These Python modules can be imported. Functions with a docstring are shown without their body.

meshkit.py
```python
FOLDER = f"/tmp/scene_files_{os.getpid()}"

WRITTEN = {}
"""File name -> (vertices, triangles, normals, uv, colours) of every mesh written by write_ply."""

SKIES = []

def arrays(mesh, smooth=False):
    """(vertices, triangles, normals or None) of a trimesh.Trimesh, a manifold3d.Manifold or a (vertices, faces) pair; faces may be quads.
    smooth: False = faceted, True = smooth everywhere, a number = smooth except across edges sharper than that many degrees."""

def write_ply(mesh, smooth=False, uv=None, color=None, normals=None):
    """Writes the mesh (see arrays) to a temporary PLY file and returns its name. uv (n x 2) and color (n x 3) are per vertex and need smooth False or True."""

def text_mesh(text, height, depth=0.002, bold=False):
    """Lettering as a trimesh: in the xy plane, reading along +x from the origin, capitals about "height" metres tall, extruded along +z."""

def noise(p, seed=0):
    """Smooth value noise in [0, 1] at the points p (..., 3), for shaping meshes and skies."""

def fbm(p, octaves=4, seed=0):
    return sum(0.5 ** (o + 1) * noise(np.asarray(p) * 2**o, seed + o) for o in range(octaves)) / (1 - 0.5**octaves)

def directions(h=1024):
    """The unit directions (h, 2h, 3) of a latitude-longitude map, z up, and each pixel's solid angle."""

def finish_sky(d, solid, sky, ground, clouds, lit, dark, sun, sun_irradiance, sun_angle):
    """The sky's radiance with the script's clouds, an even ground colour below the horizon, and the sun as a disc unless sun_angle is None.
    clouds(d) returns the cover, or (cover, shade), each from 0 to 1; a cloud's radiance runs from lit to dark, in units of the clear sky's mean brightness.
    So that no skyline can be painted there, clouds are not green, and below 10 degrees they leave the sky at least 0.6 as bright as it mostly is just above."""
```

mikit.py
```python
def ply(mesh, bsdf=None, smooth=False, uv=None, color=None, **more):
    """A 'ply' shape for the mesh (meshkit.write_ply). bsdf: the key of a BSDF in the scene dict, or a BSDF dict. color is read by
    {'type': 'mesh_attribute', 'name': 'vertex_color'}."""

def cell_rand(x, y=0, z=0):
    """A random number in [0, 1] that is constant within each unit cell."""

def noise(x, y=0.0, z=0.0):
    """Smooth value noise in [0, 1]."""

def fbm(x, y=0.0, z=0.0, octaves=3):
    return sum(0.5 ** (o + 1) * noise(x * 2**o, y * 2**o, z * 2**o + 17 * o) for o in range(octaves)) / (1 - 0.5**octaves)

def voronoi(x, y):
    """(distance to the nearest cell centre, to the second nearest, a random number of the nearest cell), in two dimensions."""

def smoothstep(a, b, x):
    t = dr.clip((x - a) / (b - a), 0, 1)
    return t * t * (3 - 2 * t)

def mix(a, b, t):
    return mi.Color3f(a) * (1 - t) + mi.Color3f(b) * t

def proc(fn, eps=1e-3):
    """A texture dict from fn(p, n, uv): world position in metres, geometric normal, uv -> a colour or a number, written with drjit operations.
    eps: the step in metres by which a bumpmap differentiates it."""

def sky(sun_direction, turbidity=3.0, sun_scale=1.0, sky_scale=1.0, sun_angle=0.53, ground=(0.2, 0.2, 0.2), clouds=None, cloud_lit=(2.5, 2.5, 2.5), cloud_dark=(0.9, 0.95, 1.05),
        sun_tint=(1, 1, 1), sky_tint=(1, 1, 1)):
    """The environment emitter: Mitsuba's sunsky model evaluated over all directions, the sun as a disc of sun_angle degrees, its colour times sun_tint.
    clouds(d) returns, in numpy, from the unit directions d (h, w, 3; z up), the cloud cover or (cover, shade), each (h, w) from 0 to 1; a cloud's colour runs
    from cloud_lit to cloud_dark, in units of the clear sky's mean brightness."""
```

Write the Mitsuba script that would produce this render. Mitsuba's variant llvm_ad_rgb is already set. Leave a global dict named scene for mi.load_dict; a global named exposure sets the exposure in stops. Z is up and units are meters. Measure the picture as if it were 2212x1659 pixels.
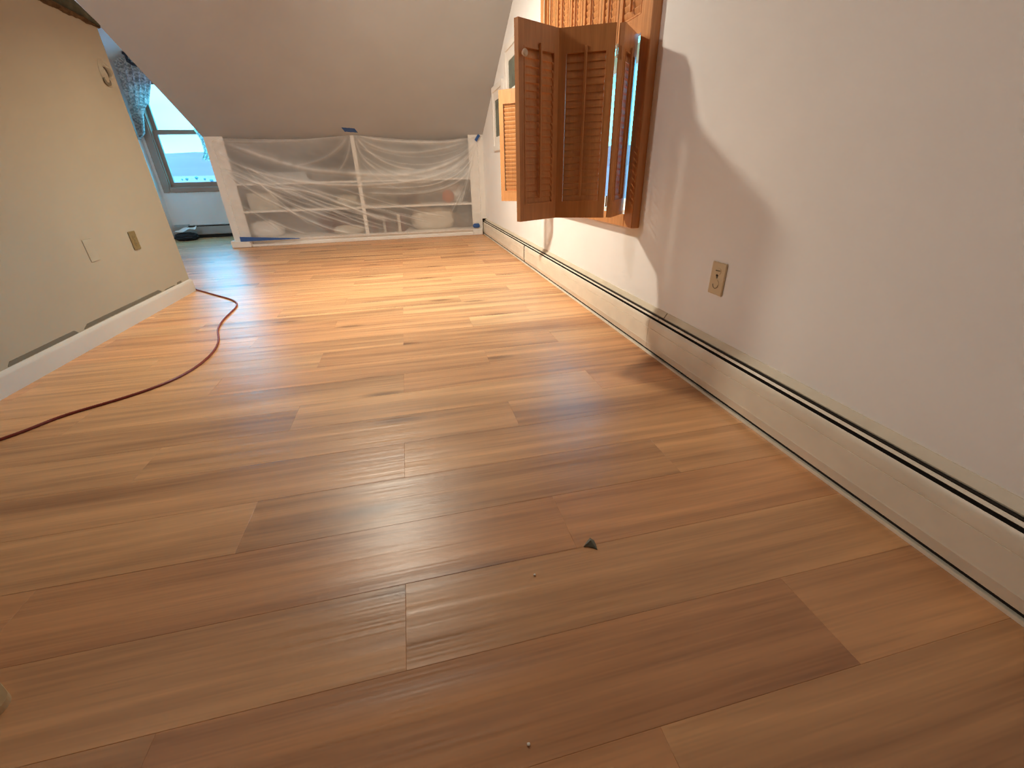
import math, random
import numpy as np, trimesh, mitsuba as mi, drjit as dr
import mikit, meshkit
from mikit import proc, noise, fbm, voronoi, cell_rand, smoothstep, mix
from shapely.geometry import Polygon, box as sbox
from shapely.ops import unary_union

T = mi.ScalarTransform4f
scene, labels = {}, {}
RNG = np.random.default_rng(7)

# ------------------------------------------------------------------ camera, sky, exposure
FOCAL, PITCH, YAW, ROLL, EYE = 908.03, 0.4672, 0.2191, 0.0246, np.array([0, 0, 0.8])
cy_, sy_, cp_, sp_, cr_, sr_ = math.cos(YAW), math.sin(YAW), math.cos(PITCH), math.sin(PITCH), math.cos(ROLL), math.sin(ROLL)
FWD = np.array([sy_ * cp_, cy_ * cp_, -sp_])
RIGHT0 = np.array([cy_, -sy_, 0])
DOWN0 = np.cross(FWD, RIGHT0)
DOWN = -sr_ * RIGHT0 + cr_ * DOWN0
scene['camera'] = {'type': 'perspective', 'fov_axis': 'x', 'fov': math.degrees(2 * math.atan(1106 / FOCAL)), 'near_clip': 0.02, 'far_clip': 20000.0,
                   'to_world': T().look_at(origin=EYE.tolist(), target=(EYE + FWD).tolist(), up=(-DOWN).tolist())}


def cloud_cover(d):
    n = meshkit.fbm(np.stack([d[..., 0] * 5, d[..., 1] * 5, d[..., 2] * 14], -1), 4, 3)
    return 0.75 + 0.25 * n, np.clip((n - 0.42) * 2.2, 0, 1)


scene['sky'] = mikit.sky((0.5, -0.5, 0.7), sun_scale=0.0, sky_scale=112.0, ground=(0.25, 0.28, 0.33), clouds=cloud_cover,
                         cloud_lit=(0.105, 1.0, 1.55), cloud_dark=(0.070, 0.80, 1.35), sky_tint=(0.08, 0.82, 1.02))
exposure = 0.0
LAMP = np.array([-0.45, 3.14, 2.34])
LAMP_R, LAMP_L = 0.12, 725.0
LAMP_DIR = np.array([0.27, 0.19, -0.944])
LAMP_RGB = (1.0, 0.91, 0.74)
FILL, FILL_R, FILL_L, FILL_RGB = np.array([-2.7, 1.5, 2.2]), 0.10, 245.0, (1.0, 0.88, 0.78)  # unseen fill lamp, added to lift the shadows


# ------------------------------------------------------------------ helpers
def bx(x0, x1, y0, y1, z0, z1):
    m = trimesh.creation.box([x1 - x0, y1 - y0, z1 - z0])
    m.apply_translation([(x0 + x1) / 2, (y0 + y1) / 2, (z0 + z1) / 2])
    return m


def bevel_box(x0, x1, y0, y1, z0, z1, b=0.003):
    import manifold3d as m3
    c = [((x0 + b, x1 - b), (y0 + b, y1 - b), (z0, z1)), ((x0 + b, x1 - b), (y0, y1), (z0 + b, z1 - b)), ((x0, x1), (y0 + b, y1 - b), (z0 + b, z1 - b))]
    pts = np.array([[x, y, z] for X, Y, Z in c for x in X for y in Y for z in Z])
    return trimesh.convex.convex_hull(pts)


def prism_y(poly, y0, y1):
    """A polygon of (x, z) points run along y."""
    m = trimesh.creation.extrude_polygon(poly if hasattr(poly, 'exterior') else Polygon(poly), y1 - y0, engine='earcut')
    v = m.vertices.copy()
    m.vertices = np.stack([v[:, 0], y1 - v[:, 2], v[:, 1]], 1)
    return m


def prism_x(poly, x0, x1):
    """A polygon of (y, z) points run along x."""
    m = trimesh.creation.extrude_polygon(poly if hasattr(poly, 'exterior') else Polygon(poly), x1 - x0, engine='earcut')
    v = m.vertices.copy()
    m.vertices = np.stack([x0 + v[:, 2], v[:, 0], v[:, 1]], 1)
    return m


def prism_z(poly, z0, z1):
    m = trimesh.creation.extrude_polygon(poly if hasattr(poly, 'exterior') else Polygon(poly), z1 - z0, engine='earcut')
    m.apply_translation([0, 0, z0])
    return m


def cat(*ms):
    return trimesh.util.concatenate([m for m in ms])


def tube(points, r, sides=8, closed_ends=True):
    p = np.asarray(points, float)
    t = np.gradient(p, axis=0)
    t /= np.linalg.norm(t, axis=1, keepdims=True)
    ref = np.where(np.abs(t[:, 2:]) < 0.9, [0, 0, 1.0], [1.0, 0, 0])
    a = np.cross(t, ref)
    a /= np.linalg.norm(a, axis=1, keepdims=True)
    b = np.cross(t, a)
    ang = np.arange(sides) * 2 * np.pi / sides
    rr = np.broadcast_to(r, (len(p),))[:, None, None]
    v = p[:, None] + rr * (np.cos(ang)[None, :, None] * a[:, None] + np.sin(ang)[None, :, None] * b[:, None])
    f = []
    for i in range(len(p) - 1):
        for j in range(sides):
            q = [i * sides + j, i * sides + (j + 1) % sides, (i + 1) * sides + (j + 1) % sides, (i + 1) * sides + j]
            f += [[q[0], q[2], q[1]], [q[0], q[3], q[2]]]
    v = v.reshape(-1, 3)
    n = len(v)
    v = np.vstack([v, p[0], p[-1]])
    for j in range(sides):
        f += [[n, j, (j + 1) % sides], [n + 1, (len(p) - 1) * sides + (j + 1) % sides, (len(p) - 1) * sides + j]]
    m = trimesh.Trimesh(v, f, process=False)
    m.fix_normals()
    return m


def spline(pts, n):
    from scipy.interpolate import CubicSpline
    p = np.asarray(pts, float)
    s = np.concatenate([[0], np.cumsum(np.linalg.norm(np.diff(p, axis=0), axis=1))])
    return CubicSpline(s, p)(np.linspace(0, s[-1], n))


def grid_mesh(P):
    """A sheet from an (n, m, 3) array of points."""
    n, m = P.shape[:2]
    i, j = np.meshgrid(np.arange(n - 1), np.arange(m - 1), indexing='ij')
    q = np.stack([i * m + j, (i + 1) * m + j, (i + 1) * m + j + 1, i * m + j + 1], -1).reshape(-1, 4)
    return trimesh.Trimesh(P.reshape(-1, 3), np.vstack([q[:, [0, 1, 2]], q[:, [0, 2, 3]]]), process=False)


def blob(center, size, seed=0, amp=0.25, freq=2.2, sub=4, flat=True, power=2.6):
    """A lumpy soft body (bundle, bag, cloth heap) resting on its lowest face."""
    m = trimesh.creation.icosphere(subdivisions=sub)
    v = m.vertices
    s = (np.abs(v) ** power).sum(1) ** (1 / power)
    v = v / s[:, None]
    d = meshkit.fbm(v * freq + seed * 7.3, 4, seed) - 0.5
    crease = np.abs(meshkit.fbm(v * freq * 2.1 + 11 + seed, 3, seed + 5) - 0.5)
    v = v * (1 + amp * d - amp * 0.7 * (0.18 - np.minimum(crease, 0.18)))[:, None]
    v = v * np.array(size) / 2
    if flat:
        v[:, 2] = np.maximum(v[:, 2], -size[2] / 2 * 0.85)
    m.vertices = v
    m.apply_translation(np.array(center) - [0, 0, v[:, 2].min()])
    return m


def numbered(key):
    if key not in USED:
        USED.add(key)
        return key
    k = 1
    while f'{key}_{k:03d}' in USED:
        k += 1
    USED.add(f'{key}_{k:03d}')
    return f'{key}_{k:03d}'


USED = set()


def obj(name, mesh, mat, parent=None, smooth=False, label=None, to_world=None, **kw):
    key = numbered(name if parent is None else parent + '__' + name)
    d = mesh if isinstance(mesh, dict) else mikit.ply(mesh, mat, smooth=smooth, **kw)
    if to_world is not None:
        d = {**d, 'to_world': T(to_world)}
    scene[key] = d
    if label:
        labels[key] = {'label': label}
    return key


def thing(name, label, category, group=None):
    key = numbered(name)
    labels[key] = {'label': label, 'category': category}
    if group:
        labels[key]['group'] = group
    return key


def solo(name, mesh, mat, label, category, group=None, smooth=False, **kw):
    key = obj(name, mesh, mat, None, smooth, **kw)
    labels[key] = {'label': label, 'category': category}
    if group:
        labels[key]['group'] = group
    return key


def struct(name, mesh, mat, label=None, smooth=False):
    if mesh is None:
        key = numbered(name)
    else:
        key = obj(name, mesh, mat, None, smooth)
    labels[key] = {'kind': 'structure'}
    if label:
        labels[key]['label'] = label
    return key


# ------------------------------------------------------------------ materials
PW, PY0, JX, JL = 0.1851, 0.4803, -0.1017, 0.3973     # plank width, first seam, first end joint, stagger


def plank_coords(p):
    row = dr.floor((p.y - PY0) / PW)
    s = row - 3 * dr.floor(row / 3)
    col = dr.floor((p.x - JX - s * JL) / (3 * JL))
    return row, col


def floor_color(p, n, uv):
    row, col = plank_coords(p)
    r1, r2, r3 = cell_rand(row, col, 1), cell_rand(row, col, 2), cell_rand(row, col, 3)
    u, v = p.x + r1 * 23.0, p.y + r2 * 9.0
    wob = noise(u * 1.3, v * 4.0, r3 * 9) * 0.05
    band = fbm(u * 0.75, (v + wob) * 13.0, r3 * 7, octaves=3)
    streak = fbm(u * 2.2, (v + wob) * 48.0, 3.0, octaves=3)
    fine = noise(u * 9.0, v * 330.0, 5.0)
    d1, d2, rr = voronoi(u * 1.05, v * 4.6)
    knot = (1 - smoothstep(0.02, 0.13, d1)) * smoothstep(0.62, 0.7, rr)
    halo = (1 - smoothstep(0.05, 0.42, d1)) * smoothstep(0.62, 0.7, rr)
    t = dr.clip(0.5 + (band - 0.5) * 1.15 + (streak - 0.5) * 0.6 + (r1 - 0.5) * 0.2 + (fine - 0.5) * 0.16 - halo * 0.16, 0, 1)
    c = mix((0.30, 0.140, 0.060), (0.72, 0.395, 0.182), t)
    c = mix(c, c * mi.Color3f(1.0, 0.93, 0.90), smoothstep(0.55, 0.75, r3))
    return mix(c, (0.085, 0.032, 0.013), dr.clip(knot * 0.6, 0, 1))


def floor_bump(p, n, uv):
    row, col = plank_coords(p)
    r1 = cell_rand(row, col, 1)
    x = p.x + r1 * 23
    return noise(x * 6.0, p.y * 210.0, 2.0) * 0.35 + noise(x * 2.6, p.y * 75.0, 4.0) * 0.7 + noise(x * 1.1, p.y * 26.0, 7.0) * 1.5


scene['m_floor'] = {'type': 'bumpmap', 'tex': proc(floor_bump, eps=8e-4), 'scale': 0.0006,
                    'inner': {'type': 'principled', 'base_color': proc(floor_color), 'roughness': 0.37, 'specular': 0.8}}


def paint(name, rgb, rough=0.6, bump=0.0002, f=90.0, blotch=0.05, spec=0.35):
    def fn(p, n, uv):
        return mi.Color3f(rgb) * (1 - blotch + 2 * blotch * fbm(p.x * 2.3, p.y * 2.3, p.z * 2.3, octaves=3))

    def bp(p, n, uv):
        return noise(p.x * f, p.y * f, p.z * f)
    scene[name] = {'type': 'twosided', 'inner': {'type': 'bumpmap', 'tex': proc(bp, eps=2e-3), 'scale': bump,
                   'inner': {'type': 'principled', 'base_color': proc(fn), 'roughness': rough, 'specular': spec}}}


paint('m_wall', (0.82, 0.81, 0.795))
paint('m_tan', (0.37, 0.315, 0.222))
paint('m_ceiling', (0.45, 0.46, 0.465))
paint('m_back_dark', (0.13, 0.085, 0.055))  # unseen back wall, coloured dark to cut bounced light
paint('m_trim', (0.80, 0.775, 0.73), rough=0.4, bump=0.00005, f=40.0, spec=0.5)
paint('m_trim_dim', (0.55, 0.50, 0.42), rough=0.4, bump=0.00005, f=40.0, spec=0.5)  # white trim darkened to carry the weaker light along the left wall
paint('m_bare', (0.15, 0.128, 0.088), rough=0.8, blotch=0.18)


def plain(name, rgb, rough=0.5, spec=0.5, metallic=0.0, vary=0.08, f=14.0):
    def fn(p, n, uv):
        return mi.Color3f(rgb) * (1 - vary + 2 * vary * fbm(p.x * f, p.y * f, p.z * f, octaves=3))
    scene[name] = {'type': 'twosided', 'inner': {'type': 'principled', 'base_color': proc(fn), 'roughness': rough, 'specular': spec, 'metallic': metallic}}


plain('m_heater', (0.72, 0.655, 0.545), 0.35, 0.5)
plain('m_heater_shaded', (0.36, 0.375, 0.37), 0.4, 0.5)  # darker grey puts the shade under the dormer window into the colour
plain('m_heater_top', (0.60, 0.53, 0.41), 0.4, 0.5)
plain('m_dark', (0.012, 0.009, 0.007), 0.6, 0.3)
plain('m_plate', (0.56, 0.45, 0.29), 0.35, 0.5)
plain('m_plate_gold', (0.185, 0.130, 0.050), 0.4, 0.5)
plain('m_hole', (0.06, 0.045, 0.03), 0.8, 0.2)
plain('m_brass', (0.75, 0.6, 0.4), 0.3, 0.5, 0.9)
plain('m_knob', (0.78, 0.62, 0.48), 0.3, 0.5)
plain('m_window_wood', (0.34, 0.20, 0.14), 0.45, 0.5)
plain('m_tape', (0.035, 0.10, 0.30), 0.5, 0.4)
plain('m_cord', (0.17, 0.018, 0.010), 0.35, 0.5)
plain('m_black', (0.012, 0.012, 0.016), 0.6, 0.4)
plain('m_white', (0.78, 0.76, 0.72), 0.6, 0.3)
plain('m_paper', (0.92, 0.92, 0.92), 0.6, 0.3)
plain('m_offwhite', (0.62, 0.57, 0.48), 0.7, 0.3)
plain('m_maroon', (0.10, 0.018, 0.016), 0.8, 0.2)
plain('m_brown', (0.085, 0.045, 0.028), 0.7, 0.3)
plain('m_gray', (0.13, 0.115, 0.10), 0.7, 0.3)
plain('m_orange', (0.55, 0.16, 0.06), 0.5, 0.4)
plain('m_olive', (0.075, 0.072, 0.046), 0.9, 0.2, vary=0.35, f=30)
plain('m_torn', (0.085, 0.052, 0.026), 0.95, 0.1, vary=0.75, f=60)
plain('m_chip', (0.15, 0.155, 0.125), 0.5, 0.4)
plain('m_tray', (0.42, 0.29, 0.15), 0.45, 0.5)
plain('m_rod', (0.012, 0.012, 0.02), 0.35, 0.5)
plain('m_picture', (0.10, 0.125, 0.10), 0.25, 0.5, vary=0.5, f=9)


def oak_color(p, n, uv):
    g = fbm(p.x * 70, p.y * 70, p.z * 5, octaves=3)
    s = noise(p.x * 260, p.y * 260, p.z * 14)
    return mix((0.40, 0.155, 0.054), (0.66, 0.315, 0.118), dr.clip(0.15 + 0.75 * g + 0.2 * (s - 0.5), 0, 1))


scene['m_oak'] = {'type': 'twosided', 'inner': {'type': 'principled', 'base_color': proc(oak_color), 'roughness': 0.36, 'specular': 0.5}}
scene['m_glass'] = {'type': 'thindielectric', 'int_ior': 1.5}
scene['m_dimming_screen'] = {'type': 'blendbsdf', 'weight': 0.33, 'clear': {'type': 'thindielectric', 'int_ior': 1.02}, 'mesh': {'type': 'twosided', 'inner': {'type': 'diffuse', 'reflectance': {'type': 'rgb', 'value': [0.05, 0.05, 0.05]}}}}
scene['m_lamp'] = {'type': 'twosided', 'inner': {'type': 'diffuse', 'reflectance': {'type': 'rgb', 'value': [0.8, 0.8, 0.78]}}}


def film_haze(p, n, uv):
    return dr.clip(uv.x, 0.02, 0.97)


scene['m_film'] = {'type': 'blendbsdf', 'weight': proc(film_haze), 'clear': {'type': 'thindielectric', 'int_ior': 1.45},
                   'milky': {'type': 'principledthin', 'base_color': {'type': 'rgb', 'value': [0.93, 0.915, 0.89]}, 'roughness': 0.28, 'diff_trans': 0.4, 'spec_trans': 0.0}}


def lace_color(p, n, uv):
    a = noise(p.x * 62, p.y * 30, p.z * 62)
    b = noise(p.x * 160, p.y * 80, p.z * 160)
    return mi.Color3f(0.93, 0.90, 0.86) * (0.42 + 0.58 * smoothstep(0.40, 0.60, 0.55 * a + 0.45 * b))


scene['m_lace'] = {'type': 'principledthin', 'base_color': proc(lace_color), 'roughness': 0.8, 'diff_trans': 1.0, 'spec_trans': 0.0}


def hill_color(p, n, uv):
    g = fbm(p.x * 0.004, p.y * 0.004, p.z * 0.02, octaves=4)
    return mix((0.32, 0.075, 0.085), (0.46, 0.118, 0.125), g)


scene['m_hill'] = {'type': 'twosided', 'inner': {'type': 'diffuse', 'reflectance': proc(hill_color)}}
scene['m_field'] = {'type': 'twosided', 'inner': {'type': 'diffuse', 'reflectance': {'type': 'rgb', 'value': [0.50, 0.13, 0.17]}}}
scene['m_tree'] = {'type': 'twosided', 'inner': {'type': 'diffuse', 'reflectance': {'type': 'rgb', 'value': [0.13, 0.13, 0.15]}}}

# ------------------------------------------------------------------ room dimensions
XR, XL, YL_END, ZL = 1.098, -1.749, 3.86, 1.665           # right wall, left half wall: face, end, height
YB, ZT, SLOPE, XE = 6.3425, 1.2469, 0.473, -2.21          # bookcase face, top of its posts, ceiling slope, left edge of the sloped ceiling
XO, YW, YK, YBACK, ZC = -3.46, 7.75, 7.15, -2.0, 2.43     # outer wall, dormer window wall, back of the bookcase, wall behind, flat ceiling


def zslope(y):
    return ZT + SLOPE * (YB - y)


YF = YB - (ZC - ZT) / SLOPE                                # where slope and flat ceiling meet
RIDGE, XG, ZE = 2.43, -2.835, 2.2                          # dormer: ridge height, ridge line, eaves

# floor: every plank is a piece of its own
fl = struct('floor', bx(XO - 0.1, XR + 0.1, YBACK - 0.1, YW + 0.1, -0.06, -0.0062), 'm_dark')
planks = 0
for row in range(math.floor((YBACK - PY0) / PW), math.ceil((YW - PY0) / PW)):
    y0, y1 = PY0 + row * PW, PY0 + (row + 1) * PW
    y0, y1 = max(y0, YBACK), min(y1, YW)
    if y1 - y0 < 0.01:
        continue
    s = row % 3
    c0 = math.floor((XO - JX - s * JL) / (3 * JL))
    for col in range(c0, c0 + 6):
        x0 = JX + s * JL + col * 3 * JL
        x1 = x0 + 3 * JL
        x0, x1 = max(x0, XO), min(x1, XR - 0.01)
        if x1 - x0 < 0.01:
            continue
        if y1 > YK and x0 > XE + 0.15:
            continue
        g, b = 0.00006, 0.00045
        dz = float(RNG.uniform(-0.00008, 0.00008))
        v = []
        for z, e in ((-0.006, 0), (-b + dz, 0), (dz, b)):
            v += [[x0 + g + e, y0 + g + e, z], [x1 - g - e, y0 + g + e, z], [x1 - g - e, y1 - g - e, z], [x0 + g + e, y1 - g - e, z]]
        f = [[8, 9, 10], [8, 10, 11]]
        for k in (0, 4):
            for i in range(4):
                a, c = k + i, k + (i + 1) % 4
                f += [[a, c, c + 4], [a, c + 4, a + 4]]
        obj('plank', trimesh.Trimesh(v, f, process=False), 'm_floor', fl)
        planks += 1

# right wall, with the window's opening
WY0, WY1, WZ0, WZ1 = 2.075, 3.475, 0.60, 2.02
wall = Polygon([(YBACK, -0.05), (7.8, -0.05), (7.8, 0.4), (YF, ZC + 0.02), (YBACK, ZC + 0.02)]).difference(sbox(WY0, WZ0, WY1, WZ1))
wall = Polygon([(YBACK, -0.05), (7.8, -0.05), (7.8, 2.5), (YBACK, 2.5)], [[(WY0, WZ0), (WY1, WZ0), (WY1, WZ1), (WY0, WZ1)]])
struct('wall_right', prism_x(wall, XR, XR + 0.16), 'm_wall', 'white painted wall with the shuttered window')
# left half wall
wl = struct('wall_left', bx(XL - 0.12, XL, YBACK, YL_END, -0.004, ZL), 'm_tan', 'tan painted half wall at the left')
struct('wall_outer', bx(XO - 0.12, XO, YBACK, YW + 0.12, -0.05, 2.5), 'm_wall')
struct('wall_back', bx(XO - 0.12, XR + 0.16, YBACK - 0.12, YBACK, -0.05, 2.5), 'm_back_dark')
DW = dict(x0=-3.33, x1=-2.34, z0=0.70, z1=2.02)            # dormer window opening
g = Polygon([(XO, -0.05), (XE, -0.05), (XE, 2.5), (XO, 2.5)], [[(DW['x0'], DW['z0']), (DW['x1'], DW['z0']), (DW['x1'], DW['z1']), (DW['x0'], DW['z1'])]])
struct('wall_far', prism_y(g, YW, YW + 0.14), 'm_wall', 'pale wall under the dormer window')
struct('wall_knee', bx(XE - 0.0, XR, YK, YK + 0.1, -0.05, zslope(YK) + 0.2), 'm_wall')
# dormer cheek on the right: between the sloped ceiling's edge and the eaves, closed down to the floor behind the bookcase
ye = YB - (ZE - ZT) / SLOPE
struct('wall_dormer', cat(prism_x([(ye + 0.05, ZE), (YB + 0.03, zslope(YB + 0.02) + 0.02), (YB + 0.03, -0.02), (YW, -0.02), (YW, ZE + 0.05), (ye, ZE + 0.05)], XE, XE + 0.08)), 'm_wall')
# ceilings
TH = 0.1
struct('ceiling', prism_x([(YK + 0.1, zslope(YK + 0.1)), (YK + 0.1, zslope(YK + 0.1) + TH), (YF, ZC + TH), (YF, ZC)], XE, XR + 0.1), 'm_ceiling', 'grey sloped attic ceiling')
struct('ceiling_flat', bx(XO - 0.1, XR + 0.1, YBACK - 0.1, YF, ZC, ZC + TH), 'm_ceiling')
sl = prism_y([(XO - 0.05, ZE - 0.02), (XG, RIDGE), (XE + 0.05, ZE - 0.02), (XE + 0.05, ZE + 0.08), (XG, RIDGE + TH), (XO - 0.05, ZE + 0.08)], YF - 0.02, YW + 0.1)
struct('ceiling_dormer', sl, 'm_wall')
struct('trim_1', cat(prism_y([(XO, ZE), (XG, RIDGE), (XG, RIDGE + 0.05), (XO, RIDGE + 0.05)], YF - 0.03, YF), prism_y([(XG, RIDGE), (XE + 0.1, ZE - 0.03), (XE + 0.1, RIDGE + 0.05), (XG, RIDGE + 0.05)], YF - 0.03, YF)), 'm_wall')

struct('trim_2', prism_x([(YF - 0.03, ZE - 0.02), (ye + 0.03, ZE - 0.02), (YF - 0.03, ZC + 0.06)], XE, XE + 0.04), 'm_wall')

# baseboard of the left wall, rounded top
bb = [(XL, 0), (XL + 0.014, 0), (XL + 0.014, 0.074), (XL + 0.0125, 0.081), (XL + 0.009, 0.088), (XL + 0.005, 0.0935), (XL, 0.096)]
struct('baseboard_left', cat(prism_y(bb, YBACK, YL_END + 0.014), bx(XL - 0.12, XL, YL_END, YL_END + 0.014, 0, 0.09)), 'm_trim_dim', smooth=40)
for a, b, z0, z1 in ((2.10, 2.55, 0.098, 0.117), (2.60, 3.43, 0.100, 0.1205), (3.66, 3.735, 0.098, 0.111), (3.47, 3.62, 0.099, 0.104)):
    n = 24
    ys = np.linspace(a, b, n)
    hi = z1 + 0.002 * (meshkit.fbm(np.stack([ys * 9, ys * 0, ys * 0], -1), 3, 2) - 0.5)
    hi[0] = hi[-1] = z0 + 0.003
    obj('unpainted_strip', prism_x(list(zip(ys, np.full(n, z0))) + list(zip(ys[::-1], hi[::-1])), XL - 0.001, XL + 0.0012), 'm_bare', wl, label='bare brownish strip left unpainted above the baseboard')
# torn hole with a raised ragged ring near the wall's end
ring = []
for k in range(40):
    a = 2 * math.pi * k / 40
    ring.append([0.012 + 0.009 * math.sin(a * 2 + 1), 3.757 + 0.040 * math.cos(a), 1.413 + 0.052 * math.sin(a)])
ring.append(ring[0])
hx = grid_mesh(np.array([[[XL + 0.001 + h * r0[0] * 1.3, 3.757 + (r0[1] - 3.757) * k, 1.413 + (r0[2] - 1.413) * k] for k, h in ((0.66, 0.1), (0.74, 0.8), (0.9, 0.95), (1.1, 0.5), (1.45, 0.0))] for r0 in ring]))
obj('torn_ring', hx, 'm_tan', wl, smooth=True)
disc = trimesh.creation.cylinder(radius=1, height=0.006, sections=28)
disc.apply_transform(np.diag([0.024, 0.037, 0.5, 1]))
disc.apply_transform(trimesh.transformations.rotation_matrix(math.pi / 2, [0, 1, 0]))
disc.apply_translation([XL + 0.003, 3.765, 1.423])
obj('hole', disc, 'm_hole', wl, label='dark hole torn into the wall')
disc2 = disc.copy()
disc2.apply_translation([0.004, -0.03, -0.055])
obj('hole', disc2, 'm_bare', wl)

# ------------------------------------------------------------------ right window, casing, sashes
w2 = struct('window_2', None, None)
labels[w2]['label'] = 'wood cased window in the white wall behind the folding shutters'
CY0, CY1, CZ0, CZ1, CX = 1.985, 3.56, 0.54, 2.09, 1.056
for nm, (a, b, c, d) in (('casing_side', (CY0, WY0 - 0.004, CZ0, CZ1)), ('casing_side', (WY1 + 0.004, CY1, CZ0, CZ1)), ('casing_bottom', (WY0 - 0.004, WY1 + 0.004, CZ0, WZ0)), ('casing_top', (WY0 - 0.004, WY1 + 0.004, WZ1, CZ1))):
    obj(nm, bevel_box(CX, XR + 0.001, a, b, c, d, 0.003), 'm_oak', w2)
for a, b, c, d in ((WY0 - 0.004, WY0 + 0.012, WZ0, WZ1), (WY1 - 0.012, WY1 + 0.004, WZ0, WZ1), (WY0, WY1, WZ0 - 0.004, WZ0 + 0.012), (WY0, WY1, WZ1 - 0.012, WZ1)):
    obj('jamb', bx(XR, XR + 0.16, a, b, c, d), 'm_trim', w2)
ymid = (WY0 + WY1) / 2
for a, b in ((WY0 + 0.012, ymid - 0.02), (ymid + 0.02, WY1 - 0.012)):
    for c, d in ((WZ0 + 0.012, 1.30), (1.30, WZ1 - 0.012)):
        fr = Polygon([(a, c), (b, c), (b, d), (a, d)], [[(a + 0.04, c + 0.04), (b - 0.04, c + 0.04), (b - 0.04, d - 0.04), (a + 0.04, d - 0.04)]])
        sk = obj('sash', prism_x(fr, XR + 0.085, XR + 0.12), 'm_trim', w2)
        pv = np.array([[XR + 0.1, a + 0.03, c + 0.03], [XR + 0.1, b - 0.03, c + 0.03], [XR + 0.1, b - 0.03, d - 0.03], [XR + 0.1, a + 0.03, d - 0.03]])
        obj('pane', trimesh.Trimesh(pv, [[0, 1, 2], [0, 2, 3]], process=False), 'm_glass', sk)
obj('dimming_screen', trimesh.Trimesh([[XR + 0.135, WY0, WZ0], [XR + 0.135, WY1, WZ0], [XR + 0.135, WY1, WZ1], [XR + 0.135, WY0, WZ1]], [[0, 1, 2], [0, 2, 3]], process=False), 'm_dimming_screen', w2, label='dark screen added outside the panes to dim the daylight')  # added layer that weakens the daylight reaching the left wall
obj('mullion', bx(XR + 0.06, XR + 0.14, ymid - 0.02, ymid + 0.02, WZ0, WZ1), 'm_trim', w2)

# ------------------------------------------------------------------ shutters
T_P, STILE = 0.022, 0.036


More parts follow.
